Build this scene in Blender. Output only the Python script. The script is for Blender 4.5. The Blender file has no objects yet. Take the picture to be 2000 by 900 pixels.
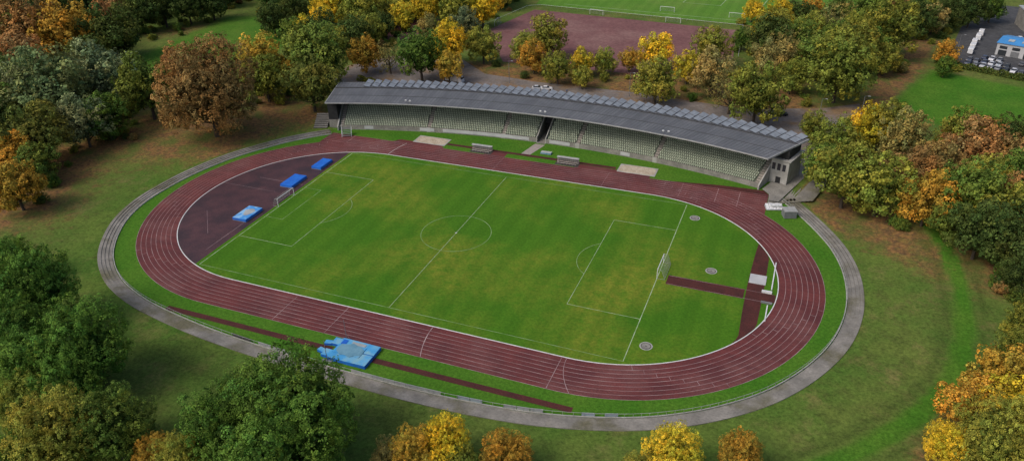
import bpy, bmesh, math, random
import numpy as np
from mathutils import Matrix, Vector
random.seed(7)
rng = np.random.default_rng(11)
S = bpy.context.scene
COL = S.collection

# ------------------------------------------------------------------ materials
def new_mat(name):
    m = bpy.data.materials.new(name); m.use_nodes = True
    nt = m.node_tree; nt.nodes.clear()
    o = nt.nodes.new('ShaderNodeOutputMaterial')
    b = nt.nodes.new('ShaderNodeBsdfPrincipled')
    nt.links.new(b.outputs[0], o.inputs[0])
    return m, nt, b
def N(nt, t, **k):
    n = nt.nodes.new(t)
    for a, v in k.items(): setattr(n, a, v)
    return n
def noise(nt, scale, detail=4, rough=.6, vec=None):
    n = N(nt, 'ShaderNodeTexNoise'); n.inputs['Scale'].default_value = scale
    n.inputs['Detail'].default_value = detail; n.inputs['Roughness'].default_value = rough
    if vec is None:
        tc = N(nt, 'ShaderNodeTexCoord'); vec = tc.outputs['Object']
    nt.links.new(vec, n.inputs['Vector'])
    return n.outputs['Fac']
def ramp(nt, fac, a, b):
    r = N(nt, 'ShaderNodeMapRange'); r.clamp = True
    nt.links.new(fac, r.inputs[0]); r.inputs[1].default_value = a; r.inputs[2].default_value = b
    return r.outputs[0]
def mix(nt, fac, a, b, mode='MIX'):
    m = N(nt, 'ShaderNodeMix', data_type='RGBA', blend_type=mode)
    if isinstance(fac, (int, float)): m.inputs[0].default_value = fac
    else: nt.links.new(fac, m.inputs[0])
    for v, i in ((a, 6), (b, 7)):
        if isinstance(v, tuple): m.inputs[i].default_value = (*v[:3], 1)
        else: nt.links.new(v, m.inputs[i])
    return m.outputs[2]
def mul(nt, a, b, op='MULTIPLY'):
    m = N(nt, 'ShaderNodeMath', operation=op); m.use_clamp = True
    for v, i in ((a, 0), (b, 1)):
        if isinstance(v, (int, float)): m.inputs[i].default_value = v
        else: nt.links.new(v, m.inputs[i])
    return m.outputs[0]
def mat(name, c1, c2=None, scale=1.0, rough=.8, fine=None, metallic=0., lo=.35, hi=.65, spec=.3, c3=None, s3=.1):
    m, nt, b = new_mat(name)
    b.inputs['Roughness'].default_value = rough
    b.inputs['Metallic'].default_value = metallic
    b.inputs['Specular IOR Level'].default_value = spec
    if c2 is None: c2 = tuple(v * .8 for v in c1)
    col = mix(nt, ramp(nt, noise(nt, scale), lo, hi), c1, c2)
    if c3: col = mix(nt, ramp(nt, noise(nt, s3, 5), .48, .66), col, c3)
    if fine:
        f = noise(nt, fine, 2, .7)
        col = mix(nt, 1.0, col, mix(nt, ramp(nt, f, .25, .75), (.72, .72, .72), (1.28, 1.28, 1.28)), 'MULTIPLY')
    nt.links.new(col, b.inputs['Base Color'])
    return m

M = {}
def track_material():
    m, nt, b = new_mat('running_track_tartan')
    b.inputs['Specular IOR Level'].default_value = .25
    col = mix(nt, ramp(nt, noise(nt, .12, 6, .65), .40, .60), (.145, .037, .034), (.102, .029, .029))
    col = mix(nt, ramp(nt, noise(nt, .05, 6, .6), .50, .66), col, (.165, .064, .058))
    tc = N(nt, 'ShaderNodeTexCoord'); mp = N(nt, 'ShaderNodeMapping'); mp.inputs['Scale'].default_value = (.05, .9, 1)
    nt.links.new(tc.outputs['Object'], mp.inputs['Vector'])
    st = noise(nt, 1.0, 5, .7, mp.outputs['Vector'])
    col = mix(nt, 1., col, mix(nt, ramp(nt, st, .35, .65), (.84, .84, .85), (1.14, 1.13, 1.12)), 'MULTIPLY')
    spot = noise(nt, .7, 6, .8)
    col = mix(nt, ramp(nt, spot, .60, .72), col, (.065, .024, .026))
    col = mix(nt, 1., col, mix(nt, ramp(nt, noise(nt, 3, 3, .75), .32, .68), (.74, .74, .74), (1.26, 1.26, 1.26)), 'MULTIPLY')
    nt.links.new(col, b.inputs['Base Color'])
    b.inputs['Roughness'].default_value = .7
    return m
M['track'] = track_material()
M['tartan_dark'] = mat('dark_tartan', (.052, .027, .032), (.088, .040, .043), .22, .6, fine=2.5, spec=.3, c3=(.038, .024, .029), s3=.09)
M['runway'] = mat('runway_tartan', (.09, .028, .024), (.062, .023, .02), .4, .8, fine=3, spec=.15)
M['white'] = mat('white_line_paint', (.72, .72, .70), (.5, .5, .47), 1.5, .6)
M['dimline'] = mat('worn_line_paint', (.32, .41, .22), (.12, .23, .06), .45, .8)
M['goalline'] = mat('goal_line_paint', (.43, .50, .34), (.22, .32, .13), .5, .7)
M['trackline'] = mat('track_lane_paint', (.48, .37, .36), (.24, .15, .15), .3, .7)
M['kerb'] = mat('white_kerb', (.75, .75, .73), (.6, .6, .58), 1, .5)
M['concrete'] = mat('weathered_concrete', (.27, .255, .225), (.18, .17, .15), .35, .85, fine=2.5)
M['riser'] = mat('dark_and_shade_concrete', (.075, .07, .06), (.045, .043, .036), .6, .9)  # step fronts: shade put into the colour; plain dark concrete elsewhere
M['path'] = mat('gravel_terrace', (.27, .25, .22), (.17, .16, .14), .25, .9, fine=2.0, c3=(.13, .12, .075), s3=.12)
M['lightconc'] = mat('light_concrete', (.40, .39, .36), (.30, .29, .26), .5, .8)
M['aisle'] = mat('pale_stair_concrete', (.36, .31, .28), (.28, .245, .22), 1, .8)
M['seat'] = mat('pale_green_seat', (.47, .52, .39), (.38, .43, .32), .35, .55)
M['rowconc'] = mat('seating_row_concrete', (.15, .165, .125), (.105, .12, .09), .4, .85)
M['dark'] = mat('dark_interior', (.02, .02, .022), (.03, .03, .03), 1, .7)
M['glass'] = mat('dark_glass', (.03, .035, .04), (.04, .045, .05), 1, .15, spec=.6)
M['steel'] = mat('painted_steel', (.20, .205, .21), (.15, .155, .16), 1, .5)
M['whitemetal'] = mat('white_metal', (.72, .73, .73), (.6, .6, .6), 1, .45)
M['greymetal'] = mat('grey_metal', (.38, .38, .37), (.27, .27, .26), 1, .55)
M['panel'] = mat('roof_panel_glazing', (.23, .255, .285), (.155, .175, .20), .5, .45, spec=.4)
M['panelside'] = mat('roof_panel_side', (.05, .05, .055), (.07, .07, .07), .5, .6)
M['blue'] = mat('blue_mat_cover', (.015, .11, .50), (.02, .16, .60), .8, .5)
M['ltblue'] = mat('light_blue_mat_cover', (.045, .27, .56), (.10, .38, .66), .5, .5, c3=(.20, .40, .50), s3=.45)
M['bluetop'] = mat('bleached_blue_mat', (.25, .48, .72), (.06, .28, .66), .6, .5, lo=.45, hi=.55)
M['greytarp'] = mat('grey_blue_tarp', (.17, .33, .42), (.11, .25, .34), .6, .5)
M['sand'] = mat('pit_sand', (.50, .43, .33), (.38, .31, .22), .5, .95, fine=3)
M['maroon'] = mat('maroon_gravel_field', (.20, .098, .092), (.16, .076, .074), .06, .95, fine=.8, c3=(.24, .14, .125), s3=.02, spec=.1)
M['pave'] = mat('forecourt_paving', (.20, .17, .15), (.14, .12, .105), .12, .9, fine=1.2, c3=(.21, .13, .065), s3=.08)
M['asphalt'] = mat('asphalt', (.08, .08, .082), (.055, .055, .057), .3, .9, fine=1)
M['bark'] = mat('tree_bark', (.09, .07, .052), (.05, .04, .03), 3, .95)
M['tyre'] = mat('tyre_rubber', (.015, .015, .015), (.02, .02, .02), 2, .8)
M['board'] = mat('grey_board', (.42, .44, .43), (.30, .32, .32), .4, .6)
M['blueroof'] = mat('blue_metal_roof', (.07, .30, .62), (.05, .22, .50), .2, .4)
M['wallwhite'] = mat('rendered_wall', (.5, .5, .5), (.4, .4, .4), .3, .8)

def roof_material():
    m, nt, b = new_mat('grey_metal_roof')
    b.inputs['Roughness'].default_value = .6
    a = N(nt, 'ShaderNodeAttribute', attribute_name='bay')
    n = noise(nt, .25, 5, .65); f = noise(nt, 2.0, 3)
    col = mix(nt, ramp(nt, n, .3, .7), (.095, .10, .108), (.135, .14, .148))
    col = mix(nt, .8, col, mix(nt, a.outputs['Fac'], (.74, .74, .75), (1.24, 1.24, 1.24)), 'MULTIPLY')
    col = mix(nt, ramp(nt, f, .5, .8), col, (.08, .082, .08))
    nt.links.new(col, b.inputs['Base Color'])
    return m
M['roof'] = roof_material()

def turf_material(name, base, alt, worn, stripes=True, worn_amt=.6):
    m, nt, b = new_mat(name)
    b.inputs['Roughness'].default_value = .95; b.inputs['Specular IOR Level'].default_value = .1
    tc = N(nt, 'ShaderNodeTexCoord')
    col = mix(nt, ramp(nt, noise(nt, .06, 6, .6), .35, .65), base, alt)
    w = mul(nt, ramp(nt, noise(nt, .03, 6, .55), .46, .66), worn_amt)
    w2 = mul(nt, w, ramp(nt, noise(nt, .45, 5, .7), .3, .6))
    col = mix(nt, w2, col, worn)
    if stripes:
        wv = N(nt, 'ShaderNodeTexWave', wave_type='BANDS', bands_direction='X'); wv.inputs['Scale'].default_value = .055
        wv.inputs['Distortion'].default_value = .8; wv.inputs['Detail'].default_value = 2
        nt.links.new(tc.outputs['Object'], wv.inputs['Vector'])
        col = mix(nt, .38, col, mix(nt, ramp(nt, wv.outputs['Fac'], .35, .65), (.86, .88, .86), (1.12, 1.10, 1.1)), 'MULTIPLY')
    f = noise(nt, 1.6, 4, .75)
    col = mix(nt, 1., col, mix(nt, ramp(nt, f, .32, .68), (.70, .74, .72), (1.28, 1.22, 1.25)), 'MULTIPLY')
    nt.links.new(col, b.inputs['Base Color'])
    return m
M['turf'] = turf_material('pitch_turf', (.050, .146, .009), (.068, .166, .011), (.20, .21, .025), True, .72)
M['turf2'] = turf_material('sports_field_turf', (.085, .20, .022), (.105, .22, .03), (.17, .22, .05), True, .4)

def ground_material():
    m, nt, b = new_mat('meadow_ground')
    b.inputs['Roughness'].default_value = .97; b.inputs['Specular IOR Level'].default_value = .08
    at = N(nt, 'ShaderNodeAttribute', attribute_name='gm')
    sp = N(nt, 'ShaderNodeSeparateColor'); nt.links.new(at.outputs['Color'], sp.inputs[0])
    meadow = mix(nt, ramp(nt, noise(nt, .04, 7, .65), .38, .62), (.074, .135, .024), (.128, .162, .036))
    meadow = mix(nt, ramp(nt, noise(nt, .35, 6, .75), .46, .66), meadow, (.082, .10, .026))
    meadow = mix(nt, ramp(nt, noise(nt, .11, 6, .75), .54, .68), meadow, (.165, .15, .052))
    bright = mix(nt, ramp(nt, noise(nt, .08, 6, .6), .35, .65), (.048, .148, .012), (.078, .172, .018))
    litter = mix(nt, ramp(nt, noise(nt, .8, 5, .75), .40, .60), (.12, .072, .04), (.27, .145, .055))
    litter = mix(nt, ramp(nt, noise(nt, .12, 5, .6), .47, .65), litter, (.105, .12, .032))
    col = mix(nt, sp.outputs[1], meadow, bright)
    lf = mul(nt, sp.outputs[0], 1.15)
    edge = N(nt, 'ShaderNodeMath', operation='ADD'); nt.links.new(lf, edge.inputs[0])
    e2 = N(nt, 'ShaderNodeMath', operation='SUBTRACT'); nt.links.new(noise(nt, .35, 7, .8), e2.inputs[0]); e2.inputs[1].default_value = .5
    e3 = N(nt, 'ShaderNodeMath', operation='MULTIPLY'); nt.links.new(e2.outputs[0], e3.inputs[0]); e3.inputs[1].default_value = 1.8
    nt.links.new(e3.outputs[0], edge.inputs[1])
    col = mix(nt, ramp(nt, edge.outputs[0], .3, 1.0), col, litter)
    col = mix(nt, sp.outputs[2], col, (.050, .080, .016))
    f = noise(nt, 1.5, 6, .85)
    col = mix(nt, 1., col, mix(nt, ramp(nt, f, .36, .64), (.56, .58, .56), (1.42, 1.39, 1.34)), 'MULTIPLY')
    nt.links.new(col, b.inputs['Base Color'])
    return m
M['ground'] = ground_material()

def leaf_material(name, base, alt):
    m, nt, b = new_mat(name)
    oi = N(nt, 'ShaderNodeObjectInfo')
    at = N(nt, 'ShaderNodeAttribute', attribute_name='lv')
    sp = N(nt, 'ShaderNodeSeparateColor'); nt.links.new(at.outputs['Color'], sp.inputs[0])
    r2 = N(nt, 'ShaderNodeMath', operation='FRACT'); r1 = N(nt, 'ShaderNodeMath', operation='MULTIPLY'); nt.links.new(oi.outputs['Random'], r1.inputs[0]); r1.inputs[1].default_value = 17.3; nt.links.new(r1.outputs[0], r2.inputs[0])
    c0 = mix(nt, ramp(nt, r2.outputs[0], .1, 1.3), base, alt)
    warm = mix(nt, 1., c0, (1.32, 1.10, .80), 'MULTIPLY')
    cool = mix(nt, 1., c0, (.62, .92, .88), 'MULTIPLY')
    col = mix(nt, sp.outputs[1], cool, warm)
    col = mix(nt, 1., col, mix(nt, oi.outputs['Random'], (.80, .80, .80), (1.18, 1.18, 1.18)), 'MULTIPLY')
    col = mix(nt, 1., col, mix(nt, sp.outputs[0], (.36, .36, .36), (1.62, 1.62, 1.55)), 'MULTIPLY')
    nt.links.new(col, b.inputs['Base Color'])
    b.inputs['Roughness'].default_value = .75; b.inputs['Specular IOR Level'].default_value = .12
    tr = N(nt, 'ShaderNodeBsdfTranslucent'); nt.links.new(col, tr.inputs['Color'])
    ms = N(nt, 'ShaderNodeMixShader'); ms.inputs[0].default_value = .22
    o = [n for n in nt.nodes if n.type == 'OUTPUT_MATERIAL'][0]
    nt.links.new(b.outputs[0], ms.inputs[1]); nt.links.new(tr.outputs[0], ms.inputs[2]); nt.links.new(ms.outputs[0], o.inputs[0])
    return m
KC = {'G': ((.078, .115, .032), (.115, .135, .034)), 'g': ((.115, .19, .036), (.18, .21, .045)), 'S': ((.24, .265, .15), (.19, .23, .09)),
      'Y': ((.32, .29, .055), (.22, .26, .05)), 'y': ((.72, .49, .040), (.55, .46, .06)), 'O': ((.54, .28, .05), (.48, .35, .06)),
      'R': ((.37, .19, .085), (.32, .23, .08)), 'B': ((.35, .27, .11), (.29, .26, .08)), 'D': ((.165, .165, .038), (.20, .20, .05))}
KC['N'] = ((.105, .205, .036), (.14, .23, .042))
LM = {k: leaf_material('leaves_' + n_, *KC[k]) for k, n_ in zip('GgSYyORBDN', ('dark_green', 'green', 'silver_green', 'olive_yellow', 'golden', 'orange', 'russet', 'tan', 'bronze_green', 'mid_green'))}

def paint(name, c, rough=.3):
    return mat(name, c, tuple(v * .9 for v in c), .5, rough, spec=.5)

# ------------------------------------------------------------------ mesh builder
class MB:
    def __init__(s): s.v = []; s.f = []; s.m = []; s.mats = []
    def mi(s, k):
        mt = M[k] if isinstance(k, str) else k
        if mt not in s.mats: s.mats.append(mt)
        return s.mats.index(mt)
    def add(s, vs, fs, k):
        o = len(s.v); s.v.extend(vs); i = s.mi(k)
        for f in fs: s.f.append(tuple(o + a for a in f)); s.m.append(i)
    def box(s, c, d, k, rz=0., top=None, tilt=0.):
        x, y, z = d[0] / 2, d[1] / 2, d[2] / 2
        vs = []
        for dz in (-z, z):
            for dx, dy in ((-x, -y), (x, -y), (x, y), (-x, y)):
                X, Y, Z = dx, dy, dz
                if tilt: Y, Z = Y * math.cos(tilt) - Z * math.sin(tilt), Y * math.sin(tilt) + Z * math.cos(tilt)
                cx, sx = math.cos(rz), math.sin(rz)
                vs.append((c[0] + X * cx - Y * sx, c[1] + X * sx + Y * cx, c[2] + Z))
        s.add(vs, [(0, 3, 2, 1), (0, 1, 5, 4), (1, 2, 6, 5), (2, 3, 7, 6), (3, 0, 4, 7)], k)
        s.add(vs[4:], [(0, 1, 2, 3)], top or k)
    def poly(s, pts, z, k):
        s.add([(p[0], p[1], z) for p in pts], [tuple(range(len(pts)))], k)
    def prism(s, pts, z0, z1, k, top=None):
        n = len(pts)
        vs = [(p[0], p[1], z0) for p in pts] + [(p[0], p[1], z1) for p in pts]
        s.add(vs, [(i, (i + 1) % n, n + (i + 1) % n, n + i) for i in range(n)], k)
        s.add(vs[n:], [tuple(range(n))], top or k)
    def tube(s, a, b, r0, r1, k, n=8):
        a = Vector(a); b = Vector(b); d = (b - a).normalized()
        u = d.orthogonal().normalized(); w = d.cross(u)
        vs = []
        for p, r in ((a, r0), (b, r1)):
            for i in range(n):
                t = 2 * math.pi * i / n
                vs.append(tuple(p + (u * math.cos(t) + w * math.sin(t)) * r))
        s.add(vs, [(i, (i + 1) % n, n + (i + 1) % n, n + i) for i in range(n)] + [tuple(range(n))[::-1], tuple(range(n, 2 * n))], k)
    def ribbon(s, pts, w, z, k, closed=False):
        n = len(pts); L = []; R = []
        for i in range(n):
            a = pts[(i - 1) % n] if closed or i > 0 else pts[i]
            b = pts[(i + 1) % n] if closed or i < n - 1 else pts[i]
            dx, dy = b[0] - a[0], b[1] - a[1]; l = math.hypot(dx, dy) or 1
            nx, ny = -dy / l * w / 2, dx / l * w / 2
            L.append((pts[i][0] + nx, pts[i][1] + ny, z)); R.append((pts[i][0] - nx, pts[i][1] - ny, z))
        vs = L + R; rngn = n if closed else n - 1
        s.add(vs, [(n + i, n + (i + 1) % n, (i + 1) % n, i) for i in range(rngn)], k)
    def between(s, A, B, zA, zB, k, closed=True):
        n = len(A)
        vs = [(p[0], p[1], zA) for p in A] + [(p[0], p[1], zB) for p in B]
        r = n if closed else n - 1
        s.add(vs, [(i, (i + 1) % n, n + (i + 1) % n, n + i) for i in range(r)], k)
    def obj(s, name, parent=None, loc=None, rz=0.):
        me = bpy.data.meshes.new(name); me.from_pydata(s.v, [], s.f)
        for m in s.mats: me.materials.append(m)
        me.polygons.foreach_set('material_index', s.m)
        me.update()
        o = bpy.data.objects.new(name, me); COL.objects.link(o)
        if parent: o.parent = parent
        if loc: o.location = loc
        o.rotation_euler[2] = rz
        return o
def empty(name, loc=(0, 0, 0), rz=0.):
    o = bpy.data.objects.new(name, None); COL.objects.link(o); o.location = loc; o.rotation_euler[2] = rz; o.empty_display_size = .5
    return o

# ------------------------------------------------------------------ layout curves
XL, XR, R0, TW = -41.3, 42.2, 37.8, 9.95
def oval(r, n=56):
    P = []
    for i in range(n + 1):
        t = -math.pi / 2 + math.pi * i / n; P.append((XR + r * math.cos(t), r * math.sin(t)))
    for i in range(1, 16): P.append((XR + (XL - XR) * i / 16, r))
    for i in range(n + 1):
        t = math.pi / 2 + math.pi * i / n; P.append((XL + r * math.cos(t), r * math.sin(t)))
    for i in range(1, 16): P.append((XL + (XR - XL) * i / 16, -r))
    return P
RC = [(-69, 46.5), (-74.5, 41), (-80.5, 33.5), (-87.5, 20.5), (-91.3, 7), (-92.3, -6), (-91, -17), (-86.5, -27.5), (-78, -38.5), (-67.5, -46.3), (-56, -51), (-44, -53.6),
      (-29, -55.6), (-11, -56.7), (5, -57.1), (19.5, -57), (34, -56), (45, -54.2), (56, -51), (64.5, -47.2), (73, -41.6), (81, -34), (87.7, -24), (92.3, -13),
      (94.4, -.7), (93.8, 11.8), (91, 22.7), (86.4, 32.2), (80.6, 41.4), (77.5, 45.5)]
def catmull(P, k=6):
    out = []
    for i in range(len(P) - 1):
        p0 = P[max(i - 1, 0)]; p1 = P[i]; p2 = P[i + 1]; p3 = P[min(i + 2, len(P) - 1)]
        for j in range(k):
            t = j / k
            out.append(tuple(.5 * ((2 * p1[a]) + (-p0[a] + p2[a]) * t + (2 * p0[a] - 5 * p1[a] + 4 * p2[a] - p3[a]) * t * t + (-p0[a] + 3 * p1[a] - 3 * p2[a] + p3[a]) * t ** 3) for a in (0, 1)))
    out.append(P[-1]); return out
ring = catmull(RC)
def offset(P, d):
    out = []
    for i in range(len(P)):
        a = P[max(i - 1, 0)]; b = P[min(i + 1, len(P) - 1)]
        dx, dy = b[0] - a[0], b[1] - a[1]; l = math.hypot(dx, dy)
        out.append((P[i][0] + dy / l * d, P[i][1] - dx / l * d))
    return out

# ------------------------------------------------------------------ tree list (world x, y, crown radius, kind)
TR = """-280,96,9.8,G;-231,68,11.9,R;-259,102,10.9,G;-216,72,11.9,O;-250,115,9.9,G;-203,84,10.5,G;-224,120,8.6,G;-220,131,9.9,G;-213,140,8.8,G;-207,150,8.8,G;-192,176,8.7,g;-183,180,7.6,g;-158,135,7.2,G;-155,148,8.6,G;-160,172,7.7,G;-217,51,8.2,R;-198,67,7.4,G;-205,90,6.7,G
-157,14,11.9,S;-156,35,10.9,S;-172,12,6.1,g;-134,34,8.9,g;-146,61,7.0,R;-100,27,13.6,R;-136,8,7.4,S;-134,15,6.7,g;-138,-8,9.3,D;-136,-18,6.8,O;-127,-17,5.2,g;-118,-31,6.3,O;-204,34,6.8,R
-112,70,9.6,O;-106,62,7.5,Y;-95,81,10.7,g;-83,58,9,D;-134,118,6.7,g;-131,136,7,y;-113,117,6.6,Y;-114,134,5.7,G;-89,103,6.2,O;-79,105,5.7,B;-62,100,7.9,g;-59,118,8.3,y;-51,102,4.9,O;-47,126,7.3,Y;-69,155,6.9,S;-79,168,8.4,Y;-69,176,8.4,y;-140,154,8.6,y;-120,150,9.5,Y;-115,163,7.3,Y;-110,180,7.6,Y;-82,148,5.7,B
-32,133,5.3,Y;-23,121,6,O;-24,140,8.4,Y;-10,112,5.8,Y;-4,125,5,y;0,111,3.8,Y;4,129,4.5,Y;12,135,4.5,O;21,141,7.1,y;29,104,7.2,Y;36,127,5.7,y;41,150,7.1,Y;47,115,8.1,B;55,102,6.9,B;64,94,9.1,Y;65,141,7.7,B;69,152,7.9,B;73,128,5.5,Y;81,143,8.5,g;88,120,11.3,Y;99,169,7,g;61,188,8.7,y;69,204,7.9,G;76,222,5.9,O;50,178,4.3,g;49,225,4.8,y;85,196,8.7,B;94,193,6.4,Y;99,212,8.9,g;106,178,10.1,Y;110,236,7,R;118,215,7.7,G;128,182,4.5,O;126,166,3.4,g;131,233,6.8,G;142,241,6.9,G;152,254,5.9,g
83,86,4,Y;89,71,5.9,Y;92,43,7.9,Y;86,56,5,g;98,84,6.1,y;103,85,6.1,Y;107,77,6.6,B;100,41,7.1,Y;109,59,5.5,R;116,63,6.2,R;111,40,5.7,O;124,73,7.8,R;133,80,5.8,G;120,43,6.9,g;126,40,6.8,Y;133,62,6,g;121,27,5.9,G;128,24,5.2,G;127,15,3.3,G;116,34,4.3,g
126,0,2.6,Y;123,-13,3.4,Y;118,-27,5.3,O;113,-35,4.7,O;114,-44,6,Y;119,-35,5,y;109,-44,3.7,y
-86,-57,5.3,N;-63,-69,8.9,N;-55,-80,7.4,N;-38,-80,8,N;-43,-86,6.9,N;-35,-87,5.9,N;-38,-92,5.3,Y;-24,-97,7.4,Y;-19,-91,6.3,g;-11,-91,3.4,O;-5,-91,4.1,Y;-29,-100,4.9,N;1,-85,7.6,N;9.5,-80,8.9,N;14,-88,8.8,N
25,-77,2.9,B;29,-76,3.7,O;33,-73,4.2,y;37,-75,3,Y;43,-71,3.7,O;68,-63,4.8,y;64,-66,3,Y;78,-57,3.3,O"""
trees = []
for s in TR.replace('\n', ';').split(';'):
    a = s.split(','); trees.append((float(a[0]), float(a[1]), float(a[2]), a[3]))

# ------------------------------------------------------------------ terrain
def seg_dist(X, Y, P):
    d = np.full(X.shape, 1e9)
    for (x1, y1), (x2, y2) in zip(P[:-1], P[1:]):
        dx, dy = x2 - x1, y2 - y1
        t = np.clip(((X - x1) * dx + (Y - y1) * dy) / (dx * dx + dy * dy), 0, 1)
        d = np.minimum(d, np.hypot(X - x1 - t * dx, Y - y1 - t * dy))
    return d
def inside(X, Y, P):
    c = np.zeros(X.shape, bool); n = len(P)
    for i in range(n):
        x1, y1 = P[i]; x2, y2 = P[(i + 1) % n]
        k = ((y1 > Y) != (y2 > Y))
        with np.errstate(divide='ignore', invalid='ignore'):
            xi = (x2 - x1) * (Y - y1) / (y2 - y1 + 1e-12) + x1
        c ^= k & (X < xi)
    return c
def sm(t): t = np.clip(t, 0, 1); return t * t * (3 - 2 * t)
RW = 3.3
rout = offset(ring, RW)
bowl = rout + [(82, 60), (80, 72), (60, 80), (0, 84), (-60, 80), (-80, 66)]
bowl_c = bowl + [bowl[0]]
def sdf(X, Y):
    d = seg_dist(X, Y, bowl_c); return np.where(inside(X, Y, bowl), -d, d)
def height(X, Y, d=None):
    if d is None: d = sdf(X, Y)
    h = .42 * sm((d + 2) / 2.4)
    w = 1 - sm((Y - 45) / 30)
    und = 1.3 * sm(d / 30) + .5 * np.sin(X * .07 + 1) * np.cos(Y * .06) * sm(d / 12)
    return h + np.where(d > 0, w * und, 0)
def axis(a, b, st, far):
    c = list(np.arange(a, b + .01, st)); s = st; x = b
    up = []
    while x < far: s *= 1.25; x += s; up.append(x)
    s = st; x = a; dn = []
    while x > -far: s *= 1.25; x -= s; dn.append(x)
    return np.array(dn[::-1] + c + up)
ax = axis(-230, 160, 1.5, 5000); ay = axis(-110, 250, 1.5, 5000)
X, Y = np.meshgrid(ax, ay); D = sdf(X, Y); H = height(X, Y, D)
H = np.where(np.abs(D) > 400, .42, H)
lit = np.zeros(X.shape)
for x, y, r, k in trees:
    amp = {'R': .8, 'O': .7, 'B': .7, 'Y': .5, 'y': .65, 'S': .25, 'g': .25, 'G': .35, 'D': .5, 'N': .2}[k]
    if y < -50: amp *= .4
    rr = r * (1.3 if y > -50 else 1.0)
    lit += amp * np.exp(-((X - x) ** 2 + (Y - y) ** 2) / (rr * rr))
def soft(P, w): 
    d = seg_dist(X, Y, P + [P[0]]); return sm(np.where(inside(X, Y, P), d, -d) / w * .5 + .5)
lit += 1.1 * soft([(80, 90), (96, 132), (119, 221), (130, 224), (109, 138), (100, 100), (90, 84)], 5)
lit += .9 * soft([(80, 58), (88, 38), (101, 24), (118, 10), (135, 20), (110, 60), (90, 66)], 8)
lit += .55 * soft([(-92, 70), (-78, 58), (-86, 42), (-102, 12), (-122, -15), (-150, -10), (-140, 60)], 14)
lit += .8 * soft([(-100, 95), (-60, 90), (60, 92), (90, 95), (70, 150), (-20, 135), (-100, 130)], 8)
lit += .6 * soft([(-150, 0), (-108, -14), (-100, -35), (-125, -60), (-170, -30)], 12)
lit = np.clip(lit, 0, 1) * sm((D + .5) / 2)
right_field = [(108, 136), (124, 178), (153, 166), (200, 150), (190, 100), (145, 100), (120, 118)]
clearing = [(-203, 92), (-212, 165), (-190, 174), (-150, 132), (-138, 88), (-175, 76)]
brt = np.maximum(soft(right_field, 2), .8 * soft(clearing, 4))
arc = catmull([(104, 58), (112, 44), (116, 28), (117, 4), (112, -22), (98, -43), (80, -60)])
da = seg_dist(X, Y, arc); brt = np.maximum(brt, .95 * sm((2.6 - da) / 1.2)); lit *= 1 - .8 * sm((3.2 - da) / 2)
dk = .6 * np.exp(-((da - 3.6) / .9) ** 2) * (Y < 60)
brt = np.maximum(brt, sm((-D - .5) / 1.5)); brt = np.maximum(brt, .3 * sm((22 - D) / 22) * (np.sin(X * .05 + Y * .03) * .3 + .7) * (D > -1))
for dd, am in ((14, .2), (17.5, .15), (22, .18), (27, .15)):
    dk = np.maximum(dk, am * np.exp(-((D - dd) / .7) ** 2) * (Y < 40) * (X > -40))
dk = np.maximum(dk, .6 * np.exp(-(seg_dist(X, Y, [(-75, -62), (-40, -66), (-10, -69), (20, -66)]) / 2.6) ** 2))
lit *= 1 - np.maximum(soft(right_field, 2), .6 * soft(clearing, 4))
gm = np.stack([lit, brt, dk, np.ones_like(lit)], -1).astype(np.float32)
ny, nx = X.shape
V = np.stack([X, Y, H], -1).reshape(-1, 3)
idx = np.arange(nx * ny).reshape(ny, nx)
F = np.stack([idx[:-1, :-1], idx[:-1, 1:], idx[1:, 1:], idx[1:, :-1]], -1).reshape(-1, 4)
def np_mesh(name, V, F, mats, midx=None):
    me = bpy.data.meshes.new(name)
    me.vertices.add(len(V)); me.vertices.foreach_set('co', V.astype(np.float32).ravel())
    me.loops.add(F.size); me.loops.foreach_set('vertex_index', F.astype(np.int32).ravel())
    me.polygons.add(len(F)); me.polygons.foreach_set('loop_start', np.arange(0, F.size, F.shape[1], dtype=np.int32))
    for m in mats: me.materials.append(m)
    if midx is not None: me.polygons.foreach_set('material_index', midx.astype(np.int32))
    me.update(calc_edges=True); return me
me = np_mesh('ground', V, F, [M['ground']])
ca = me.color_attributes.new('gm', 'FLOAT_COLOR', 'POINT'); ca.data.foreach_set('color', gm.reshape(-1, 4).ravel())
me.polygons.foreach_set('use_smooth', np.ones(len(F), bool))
COL.objects.link(bpy.data.objects.new('ground', me))
def Hs(x, y): return float(height(np.array([[x]], float), np.array([[y]], float))[0, 0])

# ------------------------------------------------------------------ track and infield
b = MB(); b.between(oval(R0 + TW), oval(R0), .015, .015, 'track')
b.poly([(-69, 39.4), (-41.3, 39.4), (-41.3, 47.75), (-69, 47.75)], .020, 'track')
b.poly([(42.2, 39), (60, 36), (73.6, 36), (73.6, 47.75), (42.2, 47.75)], .020, 'track')
b.obj('running_track')
b = MB()
for i in range(1, 9):
    b.ribbon(oval(R0 + .3 + i * 1.2), .08, .030, 'trackline', True)
for i in range(9):
    yy = R0 + .3 + i * 1.2
    if i >= 2: b.ribbon([(-69 if i > 2 else -60, yy), (XL, yy)], .07, .034, 'trackline')
    if i >= 1: b.ribbon([(XR, yy), (73.6, yy)], .07, .034, 'trackline')
def cross(x, y0, y1, w=.09, k='trackline', bend=0):
    b.ribbon([(x + bend * (t / 8) ** 2, y0 + (y1 - y0) * t / 8) for t in range(9)], w, .036, k)
cross(41.5, -R0 - .2, -R0 - TW + .2, .12); cross(42.5, -R0 - .2, -R0 - TW + .2, .1, 'trackline', 3.6)
cross(12.5, -R0 - .2, -R0 - TW + .2, .16, 'trackline', 2); cross(-8.5, -R0 - .2, -R0 - TW + .2, .08)
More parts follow.
